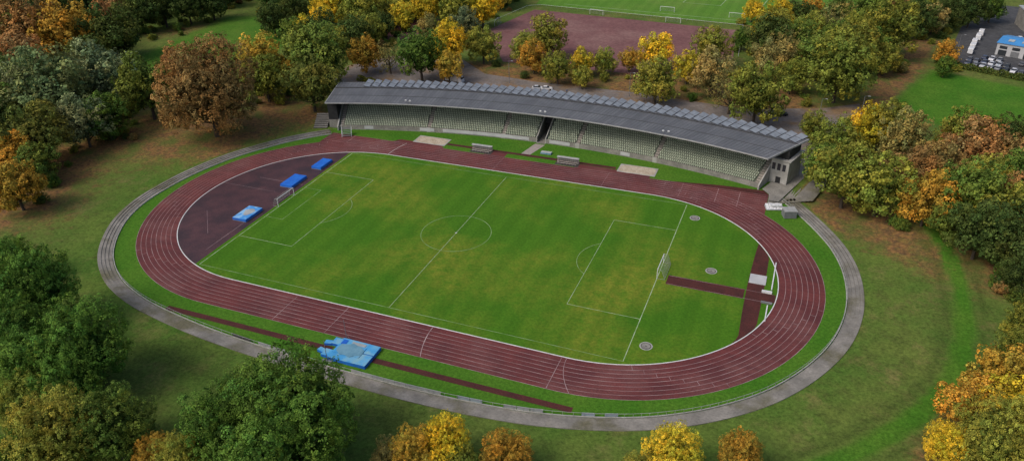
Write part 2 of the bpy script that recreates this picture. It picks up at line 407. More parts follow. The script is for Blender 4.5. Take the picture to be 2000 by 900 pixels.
cross(-22, -R0 - .2, -R0 - TW + .2, .08); cross(60, 39, 47.6, .1); cross(66, 38, 47.6, .08); cross(50, 39, 47.6, .06)
cross(-42, 38, 47.6, .13, 'white', 1.5); cross(-60, 42, 47.6, .1); cross(28, 38, 47.6, .05); cross(-6, 38, 47.6, .05)
for side in (1, -1):
    for i in range(8):
        for t0 in (.35, 1.1, 2.2, 2.75):
            t = -math.pi / 2 + t0 + i * .055
            cxx = XR if side > 0 else XL
            r1 = R0 + .3 + i * 1.2; c, s_ = math.cos(t) * side, math.sin(t)
            b.ribbon([(cxx + r1 * c, r1 * s_), (cxx + (r1 + 1.2) * c, (r1 + 1.2) * s_)], .07, .040, 'trackline')
b.obj('track_lane_markings')
b = MB(); O1, O2 = oval(R0 + .02), oval(R0 - .18)
b.between(O1, O2, .07, .07, 'kerb'); b.between(O1, O1, 0, .07, 'kerb'); b.between(O2, O2, .07, 0, 'kerb')
b.obj('inner_track_kerb')
b = MB(); b.poly(oval(R0 - .20), .015, 'turf'); b.obj('football_pitch_grass')
b = MB(); r = R0 - .22; t0 = math.acos(-(54.4 + XL) / r)
P = [(XL + r * math.cos(t0 + (2 * math.pi - 2 * t0) * i / 40), r * math.sin(t0 + (2 * math.pi - 2 * t0) * i / 40)) for i in range(41)]
b.poly(P, .022, 'tartan_dark')
b.ribbon([(-70.5, 10.5), (-55, 10.5)], .1, .028, 'trackline'); b.ribbon([(-56.6, -29), (-56.6, -14)], .08, .028, 'trackline')
b.ribbon([(-78.0, 4), (-60, 4)], .06, .028, 'trackline'); b.ribbon([(-71, -12), (-62, -22)], .06, .028, 'trackline')
b.obj('high_jump_apron')
b = MB()
r = R0 - .26
A = []; B_ = []
for i in range(31):
    y = 25.5 - 51 * i / 30
    xo = min(XR + math.sqrt(r * r - y * y), 76.7 + .2 * math.cos(y / 12)); xi = min(73.2 + .0012 * y * y, xo - .02)
    if abs(y) > 20: xi = min(73.4 - (abs(y) - 20) * .35, xo - .02) if y < 0 else xi
    A.append((xi, y)); B_.append((xo, y))
b.between(A, B_, .022, .022, 'runway', False)
b.poly([(55.6, -5), (72.9, -5), (72.9, -1.1), (55.6, -1.1)], .022, 'runway')
b.poly([(76.9, -4.6), (79.6, -4.6), (79.6, -1.3), (76.9, -1.3)], .0225, 'runway')
b.ribbon([(55.8, -4.8), (79, -4.8)], .07, .03, 'trackline'); b.ribbon([(55.8, -1.3), (79, -1.3)], .07, .03, 'trackline')
b.obj('javelin_runway')
b = MB(); b.box((75.2, 3.8, .09), (3.7, 3.9, .14), 'lightconc', top='wallwhite'); b.obj('water_jump_cover')
b = MB()
b.box((78.5, 6.5, .12), (.25, 12, .2), 'kerb'); b.box((78.2, -9, .12), (.25, 6, .2), 'kerb'); b.box((77.6, -1.0, .3), (2.2, .5, .5), 'whitemetal'); b.box((77.9, -5.3, .3), (2.4, .4, .4), 'steel')
b.obj('hurdle_barrier')
def fl(pts, w=.12, k='dimline', closed=False): b.ribbon(pts, w, .030, k, closed)
b = MB(); L, W = 53.3, 34.9
fl([(-L, -W), (L, -W)]); fl([(-L, W), (L, W)]); fl([(-L, -W), (-L, W)], .15, 'goalline'); fl([(L, -W), (L, W)], .17, 'goalline'); b.ribbon([(0, -W), (0, W)], .12, .034, 'goalline')
b.ribbon([(9.15 * math.cos(t * math.pi / 36), 9.15 * math.sin(t * math.pi / 36)) for t in range(72)], .13, .038, 'dimline', True)
for sgn in (-1, 1):
    g = sgn * L
    b.ribbon([(g, -20.16), (g - sgn * 16.5, -20.16)], .12, .034, 'goalline'); b.ribbon([(g, 20.16), (g - sgn * 16.5, 20.16)], .12, .034, 'goalline')
    b.ribbon([(g - sgn * 16.5, -20.16), (g - sgn * 16.5, 20.16)], .11, .038, 'goalline')
    if sgn < 0: b.ribbon([(g, -9.16), (g - sgn * 5.5, -9.16)], .11, .034, 'dimline'); b.ribbon([(g, 9.16), (g - sgn * 5.5, 9.16)], .11, .034, 'dimline'); b.ribbon([(g - sgn * 5.5, -9.16), (g - sgn * 5.5, 9.16)], .11, .038, 'dimline')
    a0 = math.acos(5.5 / 9.15)
    b.ribbon([(g - sgn * (11 + 9.15 * math.cos(-a0 + 2 * a0 * i / 20)), 9.15 * math.sin(-a0 + 2 * a0 * i / 20)) for i in range(21)], .12, .042, 'dimline')
b.poly([(.25 * math.cos(i), .25 * math.sin(i)) for i in range(6)], .046, 'white')
b.obj('pitch_markings')
b = MB(); b.poly([(-47.5, -52.7), (-3.8, -52.5), (-3.8, -51), (-47.5, -51.2)], .012, 'runway'); b.poly([(5.5, -52.6), (48, -52.3), (48, -50.8), (5.5, -51.1)], .012, 'runway'); b.obj('pole_vault_runway')
b = MB()
b.poly([(-27.5, 50.6), (29, 50.6), (29, 52.1), (-27.5, 52.1)], .012, 'runway')
b.poly([(-46, 47.7), (-27, 47.7), (-29, 50), (-44, 50)], .010, 'track'); b.poly([(-13, 47.7), (-6, 47.7), (-6, 50.6), (-13, 50.6)], .011, 'track')
b.poly([(17, 47.7), (40, 47.7), (40, 50), (24, 50.5), (17, 50.5)], .010, 'track')
b.poly([(-2, 52.1), (1, 52.1), (3.0, 60.8), (-.4, 60.8)], .009, 'aisle')
b.poly([(44, 47.7), (74, 47.7), (72, 50.5), (60, 50)], .0095, 'runway')
b.obj('long_jump_runway')
for (cx, cy) in ((-33.5, 52.2), (35.5, 52)):
    b = MB()
    b.box((cx, cy, .05), (11.5, 5.6, .08), 'lightconc')
    out = []
    for i in range(40):
        t = 2 * math.pi * i / 40; q = (abs(math.cos(t)) ** 5 + abs(math.sin(t)) ** 5) ** -.2
        q *= 1 + random.uniform(-.05, .05); out.append((cx + 5.4 * q * math.cos(t), cy + 2.5 * q * math.sin(t)))
    b.poly(out, .10, 'sand'); b.obj('sand_pit')
for cx, cy in ((56.6, 28.2), (64.6, 3.9), (56.5, -28.7)):
    b = MB(); c = [(1.35 * math.cos(i * math.pi / 14), 1.35 * math.sin(i * math.pi / 14)) for i in range(28)]
    b.prism(c, 0, .06, 'lightconc'); b.prism([(p[0] * .80, p[1] * .80) for p in c], .06, .07, 'riser'); b.prism([(p[0] * .68, p[1] * .68) for p in c], .07, .08, 'concrete'); b.prism([(p[0] * .12, p[1] * .12) for p in c], .08, .09, 'riser')
    b.obj('shot_put_circle', loc=(cx, cy, 0))

# ------------------------------------------------------------------ terraced ring, railing, boards
b = MB(); steps = 4; sw = RW / steps; z = 0
prev = ring; pz = .0
for i in range(steps):
    z = .13 * (i + 1); cur = offset(ring, sw * (i + 1))
    b.between(prev, prev, pz, z, 'riser', False); b.between(prev, cur, z, z, 'path', False)  # risers coloured dark to paint the shade lines between treads
    prev, pz = cur, z
b.between(prev, prev, pz, -.1, 'concrete', False)
b.obj('spectator_terrace')
b = MB(); ri = offset(ring, -.35); ro = offset(ring, -.15)
b.between(ri, ro, .25, .25, 'lightconc', False); b.between(ri, ri, 0, .25, 'lightconc', False); b.between(ro, ro, .25, 0, 'lightconc', False)
mid = offset(ring, -.25)
for i in range(len(mid) - 1):
    p, q_ = mid[i], mid[i + 1]
    b.tube((p[0], p[1], 1.05), (q_[0], q_[1], 1.05), .04, .04, 'greymetal', 5)
    b.tube((p[0], p[1], .25), (p[0], p[1], 1.05), .035, .035, 'greymetal', 5)
b.obj('perimeter_railing')
def boards(x0, x1, k='board', n=None):
    bb = MB(); pts = [p for p in mid if p[1] < -30]
    def yat(x):
        for (a, c), (d, e) in zip(pts[:-1], pts[1:]):
            if a <= x <= d: return c + (e - c) * (x - a) / (d - a), math.atan2(e - c, d - a)
        return -56, 0
    x = x0
    while x < x1 - 2.4:
        y, a = yat(x + 1.2)
        bb.box((x + 1.2, y + .16, .62), (2.36, .05, .78), k, rz=a); x += 2.45
    bb.obj('advertising_board')
M['board2'] = mat('dark_board', (.05, .055, .05), (.08, .08, .075), .5, .6); M['board3'] = mat('bluegrey_board', (.33, .40, .44), (.26, .32, .36), .5, .6)
boards(-26, -20, 'board2'); boards(-19, -10, 'board'); boards(4, 24, 'board'); boards(27, 33, 'board3'); boards(36, 45, 'board'); boards(50, 52.6, 'board3'); boards(54, 58, 'board3')

# ------------------------------------------------------------------ grandstand
GC = (2.0, -164.0)
def PP(th, rho, z=0): return (GC[0] + rho * math.sin(th), GC[1] + rho * math.cos(th), z)
def th_of(x, rho=226): return math.asin((x - GC[0]) / rho)
def arc_prism(b, prof, t0, t1, k, seg=None, tops=None):
    seg = seg or max(1, int(abs(t1 - t0) * 226 / 2.5)); n = len(prof); vs = []
    for i in range(seg + 1):
        t = t0 + (t1 - t0) * i / seg
        for r_, z_ in prof: vs.append(PP(t, r_, z_))
    o = len(b.v); b.v.extend(vs)
    for i in range(seg):
        for j in range(n):
            kk = tops.get(j, k) if tops else k
            a = o + i * n + j; c = o + i * n + (j + 1) % n
            b.f.append((a, a + n, c + n, c)); b.m.append(b.mi(kk))
    b.f.append(tuple(o + j for j in range(n))); b.m.append(b.mi(k))
    b.f.append(tuple(o + seg * n + j for j in range(n))[::-1]); b.m.append(b.mi(k))
gs = empty('grandstand')
TL, TRt = th_of(-68.5), th_of(70.5)
tunL, tunR = th_of(-.2), th_of(2.6)
rows, dep, rise, rho0, zb = 17, .8, .45, 226.3, 1.25
prof = [(rho0, 0), (rho0, zb)]
for i in range(rows):
    prof.append((rho0 + (i + 1) * dep, zb + i * rise))
    prof.append((rho0 + (i + 1) * dep, zb + (i + 1) * rise))
rb = rho0 + rows * dep; zt = zb + rows * rise
prof = prof[:-1]; prof += [(rb + 1.2, zt - rise), (rb + 1.2, 0)]
b = MB()
arc_prism(b, prof, TL, tunL, 'rowconc'); arc_prism(b, prof, tunR, TRt, 'rowconc')
b.obj('seating_terraces', gs)
b = MB()
for a, c in ((TL, tunL), (tunR, TRt)):
    arc_prism(b, [(rho0 - .25, 0), (rho0 - .25, 1.55), (rho0 - .02, 1.55), (rho0 - .02, 0)], a, c, 'concrete')
b.obj('front_wall', gs)
b = MB()
for x0, x1 in ((-41, -36), (-33, -3), (4, 11), (28, 31), (-60, -57)):
    arc_prism(b, [(rho0 - .36, .35), (rho0 - .36, 1.45), (rho0 - .27, 1.45), (rho0 - .27, .35)], th_of(x0), th_of(x1), 'wallwhite')
b.obj('front_wall_boards', gs)
aisles = [th_of(x) for x in (-38, -12, 13.5, 39)]
b = MB()
for i in range(rows):
    rr = rho0 + i * dep; zz = zb + i * rise
    for a in aisles + [TL + .004, TRt - .004]:
        w = .0026
        arc_prism(b, [(rr + .004, zz + .01), (rr + .004, zz + .02), (rr + dep - .004, zz + .02), (rr + dep - .004, zz + .01)], a - w, a + w, 'aisle', 1)
        arc_prism(b, [(rr + dep - .35, zz + .02), (rr + dep - .35, zz + .225), (rr + dep - .006, zz + .225), (rr + dep - .006, zz + .02)], a - w, a + w, 'aisle', 1)
for a in aisles:
    arc_prism(b, [(rho0 - .3, 0), (rho0 - .3, 1.62), (rho0 - .01, 1.62), (rho0 - .01, 0)], a - .003, a + .003, 'lightconc', 1)
b.obj('aisle_stairs', gs)
def seat_boxes():
    out = []
    for (x0, x1, y0, y1, z0, z1) in ((-.20, .20, .18, .58, .36, .42), (-.20, .20, .56, .64, .36, .80), (-.04, .04, .35, .42, 0, .36)):
        out.append([(x0, y0, z0), (x1, y0, z0), (x1, y1, z0), (x0, y1, z0), (x0, y0, z1), (x1, y0, z1), (x1, y1, z1), (x0, y1, z1)])
    return np.array(out)
SB = seat_boxes().reshape(-1, 3); FB = np.array([(0, 3, 2, 1), (4, 5, 6, 7), (0, 1, 5, 4), (1, 2, 6, 5), (2, 3, 7, 6), (3, 0, 4, 7)])
FS = np.concatenate([FB + 8 * i for i in range(3)])
VS = []; FF = []; cnt = 0
for i in range(rows):
    rr = rho0 + i * dep; zz = zb + i * rise; n = int((TRt - TL) * rr / .62)
    for j in range(n):
        t = TL + (j + .5) * .62 / rr
        if abs(t - TL) < .008 or abs(t - TRt) < .008: continue
        if tunL - .004 < t < tunR + .004: continue
        if any(abs(t - a) < .0036 for a in aisles): continue
        rho = rr + SB[:, 1]; tt = t + SB[:, 0] / rr
        VS.append(np.stack([GC[0] + rho * np.sin(tt), GC[1] + rho * np.cos(tt), zz + SB[:, 2]], -1)); FF.append(FS + 24 * cnt); cnt += 1
me = np_mesh('seats', np.concatenate(VS), np.concatenate(FF), [M['seat']])
o = bpy.data.objects.new('seats', me); COL.objects.link(o); o.parent = gs
b = MB()
for a, s_ in ((tunL, -1), (tunR, 1)):
    w = .0011
    pw = [(rho0 - .3, 0), (rho0 - .3, 1.9)] + [(rho0 + (i + 1) * dep, zb + 1.0 + i * rise) for i in range(rows)] + [(rb + .8, 0)]
    arc_prism(b, pw, min(a, a + s_ * w), max(a, a + s_ * w), 'lightconc', 1)
b.add([PP(tunL, rho0 - 1, .03), PP(tunR, rho0 - 1, .03), PP(tunR, rb + 1, .4), PP(tunL, rb + 1, .4)], [(0, 1, 2, 3)], 'concrete')
arc_prism(b, [(rho0 + 8.5, 3.2), (rho0 + 8.5, 5.6), (rb + .7, 8.6), (rb + .7, 3.2)], tunL + .0002, tunR - .0002, 'dark', 2)
b.obj('players_tunnel', gs)
RF, RB_ = 225.0, 240.2
zf, zr = 10.0, 11.9
def zroof(r): return zf + (zr - zf) * (r - RF) / (RB_ - RF)
b = MB()
arc_prism(b, [(rb + 1.21, 0), (rb + 1.21, 9.2), (rb + 1.5, 9.2), (rb + 1.5, 0)], TL - .012, TRt + .012, 'concrete')
arc_prism(b, [(rb + 1.25, 9.2), (rb + 1.25, 11.0), (rb + 1.35, 11.0), (rb + 1.35, 9.2)], TL - .012, TRt + .012, 'glass')
b.obj('rear_wall', gs)
b = MB(); nc = 30
for i in range(nc + 1):
    t = TL + (TRt - TL) * i / nc
    p = PP(t, rho0 + 10.6, zb + 13 * rise); b.tube(p, (p[0], p[1], zroof(rho0 + 10.6) - .55), .11, .11, 'steel', 8)
    w = .0005
    arc_prism(b, [(RF + .3, zroof(RF) - .42), (RF + .3, zroof(RF) - .24), (RB_ - .5, zroof(RB_) - .24), (RB_ - .5, zroof(RB_) - 1.0), (rho0 + 10.6, zroof(rho0 + 10.6) - .95)], t - w, t + w, 'steel', 1)
b.obj('roof_beams_and_columns', gs)
TL2, TR2 = th_of(-71.3, RF), th_of(71.8, RF)
TL3, TR3 = th_of(-75, RB_), th_of(81.5, RB_)
vs = []; fs = []; nb = 128
def rp(u, v, dz=0):
    t = (TL2 + (TR2 - TL2) * u) * (1 - v) + (TL3 + (TR3 - TL3) * u) * v; r_ = RF + (RB_ - RF) * v
    return PP(t, r_, zroof(r_) + dz)
bays = []
for i in range(nb):
    for v0, v1 in ((0, .36), (.36, .72), (.72, 1)):
        o_ = len(vs); u0, u1 = i / nb, (i + 1) / nb; e = .02 if v0 == .36 else 0
        vs += [rp(u0, v0, e), rp(u1, v0, e), rp(u1, v1, e), rp(u0, v1, e)]; fs.append((o_, o_ + 1, o_ + 2, o_ + 3)); bays += [random.random() * .5 + .2 * ((i // 4) % 2) + (.25 if v0 == 0 else 0)] * 4
me = bpy.data.meshes.new('roof_sheeting'); me.from_pydata(vs, [], fs); me.materials.append(M['roof'])
a_ = me.attributes.new('bay', 'FLOAT', 'POINT'); a_.data.foreach_set('value', np.array(bays, np.float32)); me.update()
o = bpy.data.objects.new('roof_sheeting', me); COL.objects.link(o); o.parent = gs
b = MB()
def bar(u0, v0, u1, v1, w, h, k, dz=0., n=1):
    for i in range(n):
        A_ = Vector(rp(u0 + (u1 - u0) * i / n, v0 + (v1 - v0) * i / n)); B2 = Vector(rp(u0 + (u1 - u0) * (i + 1) / n, v0 + (v1 - v0) * (i + 1) / n))
        d = (B2 - A_); s2 = d.cross(Vector((0, 0, 1))).normalized() * w / 2; up = Vector((0, 0, 1))
        vv = [A_ - s2 + up * dz, A_ + s2 + up * dz, B2 + s2 + up * dz, B2 - s2 + up * dz]; vv += [q + up * h for q in vv]
        b.add([tuple(q) for q in vv], [(0, 1, 2, 3), (4, 5, 6, 7), (0, 1, 5, 4), (1, 2, 6, 5), (2, 3, 7, 6), (3, 0, 4, 7)], k)
for i in range(nb + 1):
    bar(i / nb, .005, i / nb, .99, .07, .07, 'roof', .01)
bar(0, 0, 1, 0, .16, .34, 'greymetal', -.28, 60); bar(0, 1, 1, 1, .2, .5, 'steel', -.4, 60); bar(0, 0, 0, 1, .2, .5, 'greymetal', -.38); bar(1, 0, 1, 1, .2, .5, 'greymetal', -.38)
bar(0, .36, 1, .36, .12, .07, 'panelside', .015, 60); bar(0, .73, 1, .73, .3, .25, 'panelside', .015, 60)
n = 60
for i in range(n):
    b.add([rp(i / n, .004, -.24), rp((i + 1) / n, .004, -.24), rp((i + 1) / n, .996, -.24), rp(i / n, .996, -.24)], [(0, 1, 2, 3)], 'panelside')
b.obj('roof_seams_and_fascia', gs)
b = MB(); npan = 50
for i in range(npan):
    u = .06 + .935 * (i + .5) / npan
    A_ = Vector(rp(u, .77)); B2 = Vector(rp(u + .003, 1.04)); t = (rp(u + .005, .9)[0] - rp(u, .9)[0], rp(u + .005, .9)[1] - rp(u, .9)[1])
    tx = Vector((t[0], t[1], 0)).normalized()
    w = 1.02
    v8 = [A_ - tx * w, A_ + tx * w, B2 + tx * w, B2 - tx * w]
    hh = (.55, .12, .50, 1.10)
    top = [v8[j] + Vector((0, 0, hh[j])) for j in range(4)]
    bot = [q + Vector((0, 0, -.12)) for q in top]
    b.add([tuple(q) for q in top], [(0, 1, 2, 3)], 'panel')
    b.add([tuple(q) for q in bot + top], [(3, 2, 1, 0), (0, 1, 5, 4), (1, 2, 6, 5), (2, 3, 7, 6), (3, 0, 4, 7)], 'panelside')
    mdl = [(top[0] + top[3]) / 2, (top[1] + top[2]) / 2]
    b.tube(tuple(mdl[0] + Vector((0, 0, .03))), tuple(mdl[1] + Vector((0, 0, .03))), .04, .04, 'panelside', 4)
    for j in (0, 3): q = v8[j]; b.tube(tuple(q), tuple(q + Vector((0, 0, hh[j] - .12))), .05, .05, 'steel', 5)
b.obj('tilted_roof_panels', gs)
b = MB()
for x in (-44, 2, 42):
    p = PP(th_of(x), RF + .5, zf)
    for dx in (-.8, .8):
        b.tube((p[0] + dx, p[1], zf), (p[0] + dx, p[1], zf + 1.1), .05, .05, 'steel', 6); b.box((p[0] + dx, p[1] - .1, zf + 1.2), (.55, .3, .35), 'whitemetal')
    b.tube((p[0] - .8, p[1], zf + .6), (p[0] + .8, p[1], zf + .6), .04, .04, 'steel', 6)
b.obj('roof_floodlights', gs)
b = MB()
for t, s_ in ((TL, -1), (TRt, 1)):
    w = .0016
    pw = [(rho0 - 1.2, 0), (rho0 - 1.2, 1.4), (rho0, 2.2)] + [(rb, zt + .6), (rb + 1.2, zt + .6), (rb + 1.2, 0)]
    arc_prism(b, pw, min(t, t + s_ * w), max(t, t + s_ * w), 'lightconc', 1)
b.obj('end_parapet_walls', gs)
b = MB()
arc_prism(b, [(rho0 + 5.5, 0), (rho0 + 5.5, 7.4), (rb + 1.2, 7.4), (rb + 1.2, 0)], TRt + .0018, TRt + .024, 'lightconc', 3)
for j in range(3):
    t = TRt + .0055 + j * .0065
    arc_prism(b, [(rho0 + 5.40, 4.3), (rho0 + 5.40, 6.3), (rho0 + 5.49, 6.3), (rho0 + 5.49, 4.3)], t - .002, t + .002, 'glass', 1)
arc_prism(b, [(rho0 + 5.40, .1), (rho0 + 5.40, 2.3), (rho0 + 5.49, 2.3), (rho0 + 5.49, .1)], TRt + .010, TRt + .016, 'dark', 1)
arc_prism(b, [(rho0 + 5.2, 7.4), (rho0 + 5.2, 7.75), (rb + 1.5, 7.75), (rb + 1.5, 7.4)], TRt + .0018, TRt + .026, 'lightconc', 3)
arc_prism(b, [(rho0 + 6.2, 7.75), (rho0 + 6.2, 10.3), (rb + 1.0, 10.6), (rb + 1.0, 7.75)], TRt + .003, TRt + .021, 'dark', 3)
arc_prism(b, [(rho0 + 1.5, 0), (rho0 + 1.5, 8.8), (rb + 1.2, 9.4), (rb + 1.2, 0)], TL - .016, TL - .0018, 'dark', 3)
arc_prism(b, [(rho0 + 1.1, 0), (rho0 + 1.1, 3.0), (rho0 + 1.48, 3.0), (rho0 + 1.48, 0)], TL - .016, TL - .0018, 'concrete', 1)
b.obj('end_service_blocks', gs)
b = MB()
for i in range(9):
    arc_prism(b, [(rho0 - 1 + i * .9, 0), (rho0 - 1 + i * .9, .35 * (i + 1)), (rho0 - .1 + i * .9, .35 * (i + 1)), (rho0 - .1 + i * .9, 0)], TL - .040, TL - .019, 'riser', 2, tops={1: 'concrete'})
b.obj('terrace_steps', None)
b = MB()
for i in range(9):
    o_ = i * .95
    b.add([(76.5 + o_, 43.5 + o_ * .3, .13 * (i + 1)), (77.45 + o_, 43.8 + o_ * .3, .13 * (i + 1)), (83.2 + o_ * .85, 62 + o_ * .2, .13 * (i + 1)), (82.3 + o_ * .85, 62 + o_ * .2, .13 * (i + 1))], [(0, 1, 2, 3)], 'path')
    b.add([(76.5 + o_, 43.5 + o_ * .3, .13 * i), (82.3 + o_ * .85, 62 + o_ * .2, .13 * i), (82.3 + o_ * .85, 62 + o_ * .2, .13 * (i + 1)), (76.5 + o_, 43.5 + o_ * .3, .13 * (i + 1))], [(0, 1, 2, 3)], 'riser')
b.obj('stepped_terrace')
b = MB(); b.poly([(73.8, 44), (76.4, 44), (82.2, 62), (84, 76), (78, 76), (73.5, 56), (71.5, 50.5), (73.6, 47.8)], .43, 'concrete')
b.poly([(73.7, 42.5), (77, 43.8), (77.5, 47), (73.7, 47.7)], .05, 'concrete'); b.obj('concrete_apron')

# ------------------------------------------------------------------ equipment
def goal(x, y, s_, name='football_goal', z=0, rz=0., w=7.32):
    b = MB(); h = 2.44; t = .09
    for yy in (-w / 2, w / 2):
        b.tube((0, yy, 0), (0, yy, h), t, t, 'whitemetal', 8)
        b.tube((0, yy, h), (s_ * .9, yy, h), .03, .03, 'greymetal', 6); b.tube((s_ * .9, yy, h), (s_ * 1.8, yy, 0), .03, .03, 'greymetal', 6); b.tube((0, yy, .05), (s_ * 1.8, yy, .05), .03, .03, 'greymetal', 6)
    b.tube((0, -w / 2, h), (0, w / 2, h), t, t, 'whitemetal', 8); b.tube((s_ * 1.8, -w / 2, .05), (s_ * 1.8, w / 2, .05), .03, .03, 'greymetal', 6)
    for i in range(25):
        yy = -w / 2 + w * i / 24; b.tube((s_ * .9, yy, h), (s_ * 1.8, yy, .05), .012, .012, 'greymetal', 3); b.tube((0, yy, h), (s_ * .9, yy, h), .012, .012, 'greymetal', 3)
    for i in range(1, 8):
        f = i / 8; b.tube((s_ * (.9 + .9 * f), -w / 2, h * (1 - f)), (s_ * (.9 + .9 * f), w / 2, h * (1 - f)), .012, .012, 'greymetal', 3)
    b.obj(name, loc=(x, y, z), rz=rz)
goal(-53.3, .2, -1); goal(53.3, .2, 1)
def hj_mat(x, y, sx, sy, k, top, patches=False):
    b = MB(); h = .7
    b.box((0, 0, .06), (sx + .1, sy + .1, .12), 'steel')
    b.box((0, -sy / 4, .12 + h / 2), (sx, sy / 2 - .02, h), k, top=top); b.box((0, sy / 4, .12 + h / 2), (sx, sy / 2 - .02, h), k, top=top)
    b.box((0, 0, .12 + h + .02), (sx * .96, sy * .96, .04), k, top=top)
    if patches: b.prism([(.2 + 1.3 * math.cos(i * .7) * (1 + .3 * math.sin(i * 2)), .3 + 2 * math.sin(i * .7)) for i in range(9)], h + .165, h + .19, 'board')
    b.obj('high_jump_mat', loc=(x, y, .02))
hj_mat(-57.4, 24, 3.4, 6.4, 'blue', 'blue'); hj_mat(-58.6, 11, 4.2, 7.4, 'blue', 'blue'); hj_mat(-58.3, -10.3, 4.4, 7.2, 'blue', 'bluetop', True)
pv = empty('pole_vault_landing_mat', (.6, -51.6, 0))
b = MB()
b.box((-.2, 0, .45), (6.2, 3.0, .85), 'ltblue'); b.box((-.2, 2.35, .42), (6.4, 1.6, .8), 'ltblue'); b.box((-.2, -2.45, .42), (6.4, 1.8, .8), 'blue', top='ltblue')
b.box((4.2, 1.6, .42), (2.4, 3.0, .8), 'blue', top='ltblue'); b.box((4.2, -1.7, .42), (2.4, 3.2, .8), 'blue', top='ltblue')
b.box((-4.3, 1.9, .36), (1.8, 2.0, .66), 'blue', top='ltblue'); b.box((-4.3, -1.9, .36), (1.8, 2.0, .66), 'blue', top='ltblue')
b.box((-6, 1.2, .3), (1.5, 1.1, .55), 'blue', top='ltblue', rz=.2); b.box((-6, -1.4, .3), (1.5, 1.1, .55), 'blue', top='ltblue', rz=-.2)
b.obj('landing_cushions', pv)
b = MB(); b.prism([(3 * math.cos(i * .42) * (1 + .1 * math.sin(i * 2.3)), 1.9 * math.sin(i * .42) * (1 + .12 * math.cos(i * 3.1))) for i in range(15)], .885, .93, 'greytarp')
b.box((.8, 2.2, .86), (3.2, .8, .06), 'board'); b.box((-2.5, 1.9, .87), (1.1, 1.6, .05), 'blue'); b.obj('weather_cover', pv)
b = MB()
for yy in (-3.6, 3.6):
    b.box((-3.2, yy, .1), (2.2, .5, .12), 'steel'); b.tube((-3.2, yy, .1), (-3.2, yy, 5.2), .07, .05, 'steel', 8); b.tube((-3.2, yy, 4.3), (-3.0, yy * .92, 4.3), .03, .03, 'steel', 6); b.tube((-2.3, yy, .15), (-3.2, yy, 1.8), .03, .03, 'steel', 6)
b.obj('vault_uprights', pv)
def dugout(x, y):
    e = empty('team_bench', (x, y, 0)); b = MB()
    for i in range(-5, 6): b.tube((i * .66, .9, 0), (i * .66, .9, 1.7), .035, .035, 'greymetal', 6)
    b.box((0, .62, 1.78), (7, .9, .06), 'greymetal', tilt=.18); b.box((0, .93, 1.0), (7, .05, 1.0), 'concrete'); b.obj('shelter', e)
    b = MB(); b.box((0, .35, .45), (6.8, .42, .07), 'aisle'); b.box((0, -.7, .42), (6, .4, .07), 'aisle'); b.box((0, -.2, .03), (7.4, 2.6, .05), 'riser')
    for i in range(-3, 4): b.box((i, .35, .22), (.08, .36, .4), 'steel'); b.box((i * .9, -.7, .2), (.08, .34, .38), 'steel')
    b.obj('bench_seats', e)
dugout(-14.6, 49.7); dugout(14.2, 49.6)
b = MB(); b.box((0, 0, .1), (3.6, 1.6, .08), 'steel'); b.box((0, 0, .35), (3.4, 1.4, .4), 'greytarp', top='board'); b.obj('equipment_cover', loc=(5.6, 54.6, 0))
b = MB()
for i in range(6):
    b.box((0, i * .45, .4 + i * .4), (3.2, .42, .06), 'steel')
    for xx in (-1.5, 1.5): b.tube((xx, i * .45, 0), (xx, i * .45, .4 + i * .4), .035, .035, 'whitemetal', 6)
for xx in (-1.6, 1.6): b.tube((xx, -.3, 1.1), (xx, 2.5, 3.5), .035, .035, 'whitemetal', 6); b.tube((xx, -.3, 0), (xx, 2.5, 2.5), .05, .05, 'whitemetal', 6)
b.obj('finish_judge_stand', loc=(-62.5, 46, 0), rz=.5)
b = MB()
for i in range(5):
    b.box((-1.8 + i * .9, 0, .55 + .12 * (i % 2)), (.78, 2.6, .12), 'whitemetal', tilt=.2)
    b.tube((-1.8 + i * .9, -1.2, 0), (-1.8 + i * .9, -1.2, .55), .04, .04, 'steel', 6); b.tube((-1.8 + i * .9, 1.2, 0), (-1.8 + i * .9, 1.2, .8), .04, .04, 'steel', 6)
b.box((0, 0, .25), (4.6, 2.8, .2), 'board'); b.box((.3, .2, 1.0), (3, 1.4, .35), 'whitemetal', tilt=-.15)
b.obj('stacked_hurdles', loc=(75.6, 40.6, 0), rz=.3)
b = MB(); b.box((0, 0, 1.1), (3.2, 2.6, 2.0), 'steel', top='board'); b.box((0, 0, 2.14), (3.4, 2.8, .1), 'greymetal')
for i in range(9): b.box((-1.44 + i * .36, -1.33, 1.1), (.12, .05, 1.8), 'steel')
b.obj('storage_container', loc=(79.6, 37.2, 0), rz=.35)

# ------------------------------------------------------------------ background fields
field = [(-43, 137), (-69, 180), (-61, 225), (44, 215), (48, 170), (22, 138)]
b = MB(); b.poly(field, .45, 'maroon'); b.obj('gravel_sports_field')
b = MB(); b.poly([(-64, 236), (47, 226), (60, 222), (130, 310), (120, 420), (-100, 440)], .45, 'turf2'); b.obj('training_grass_field')
b = MB(); b.poly([(-122, 148), (-118, 190), (-100, 192), (-98, 158), (-104, 146)], .45, 'maroon'); b.obj('small_gravel_court')
b = MB()
for pts in ([(-50, 241), (48, 232)], [(48, 232), (56, 330)], [(10, 262), (30, 260)], [(10, 262), (12, 280)], [(30, 260), (33, 300)], [(60, 240), (95, 290)]): b.ribbon(pts, .3, .46, 'goalline')
b.obj('training_field_markings')
for x, y, rz in ((-27, 224, 1.4), (6, 240, 1.5), (13, 219.5, 1.5), (41, 237, 1.5), (-69, 192, .15)): goal(x, y, 1, z=.45, rz=rz)
b = MB()
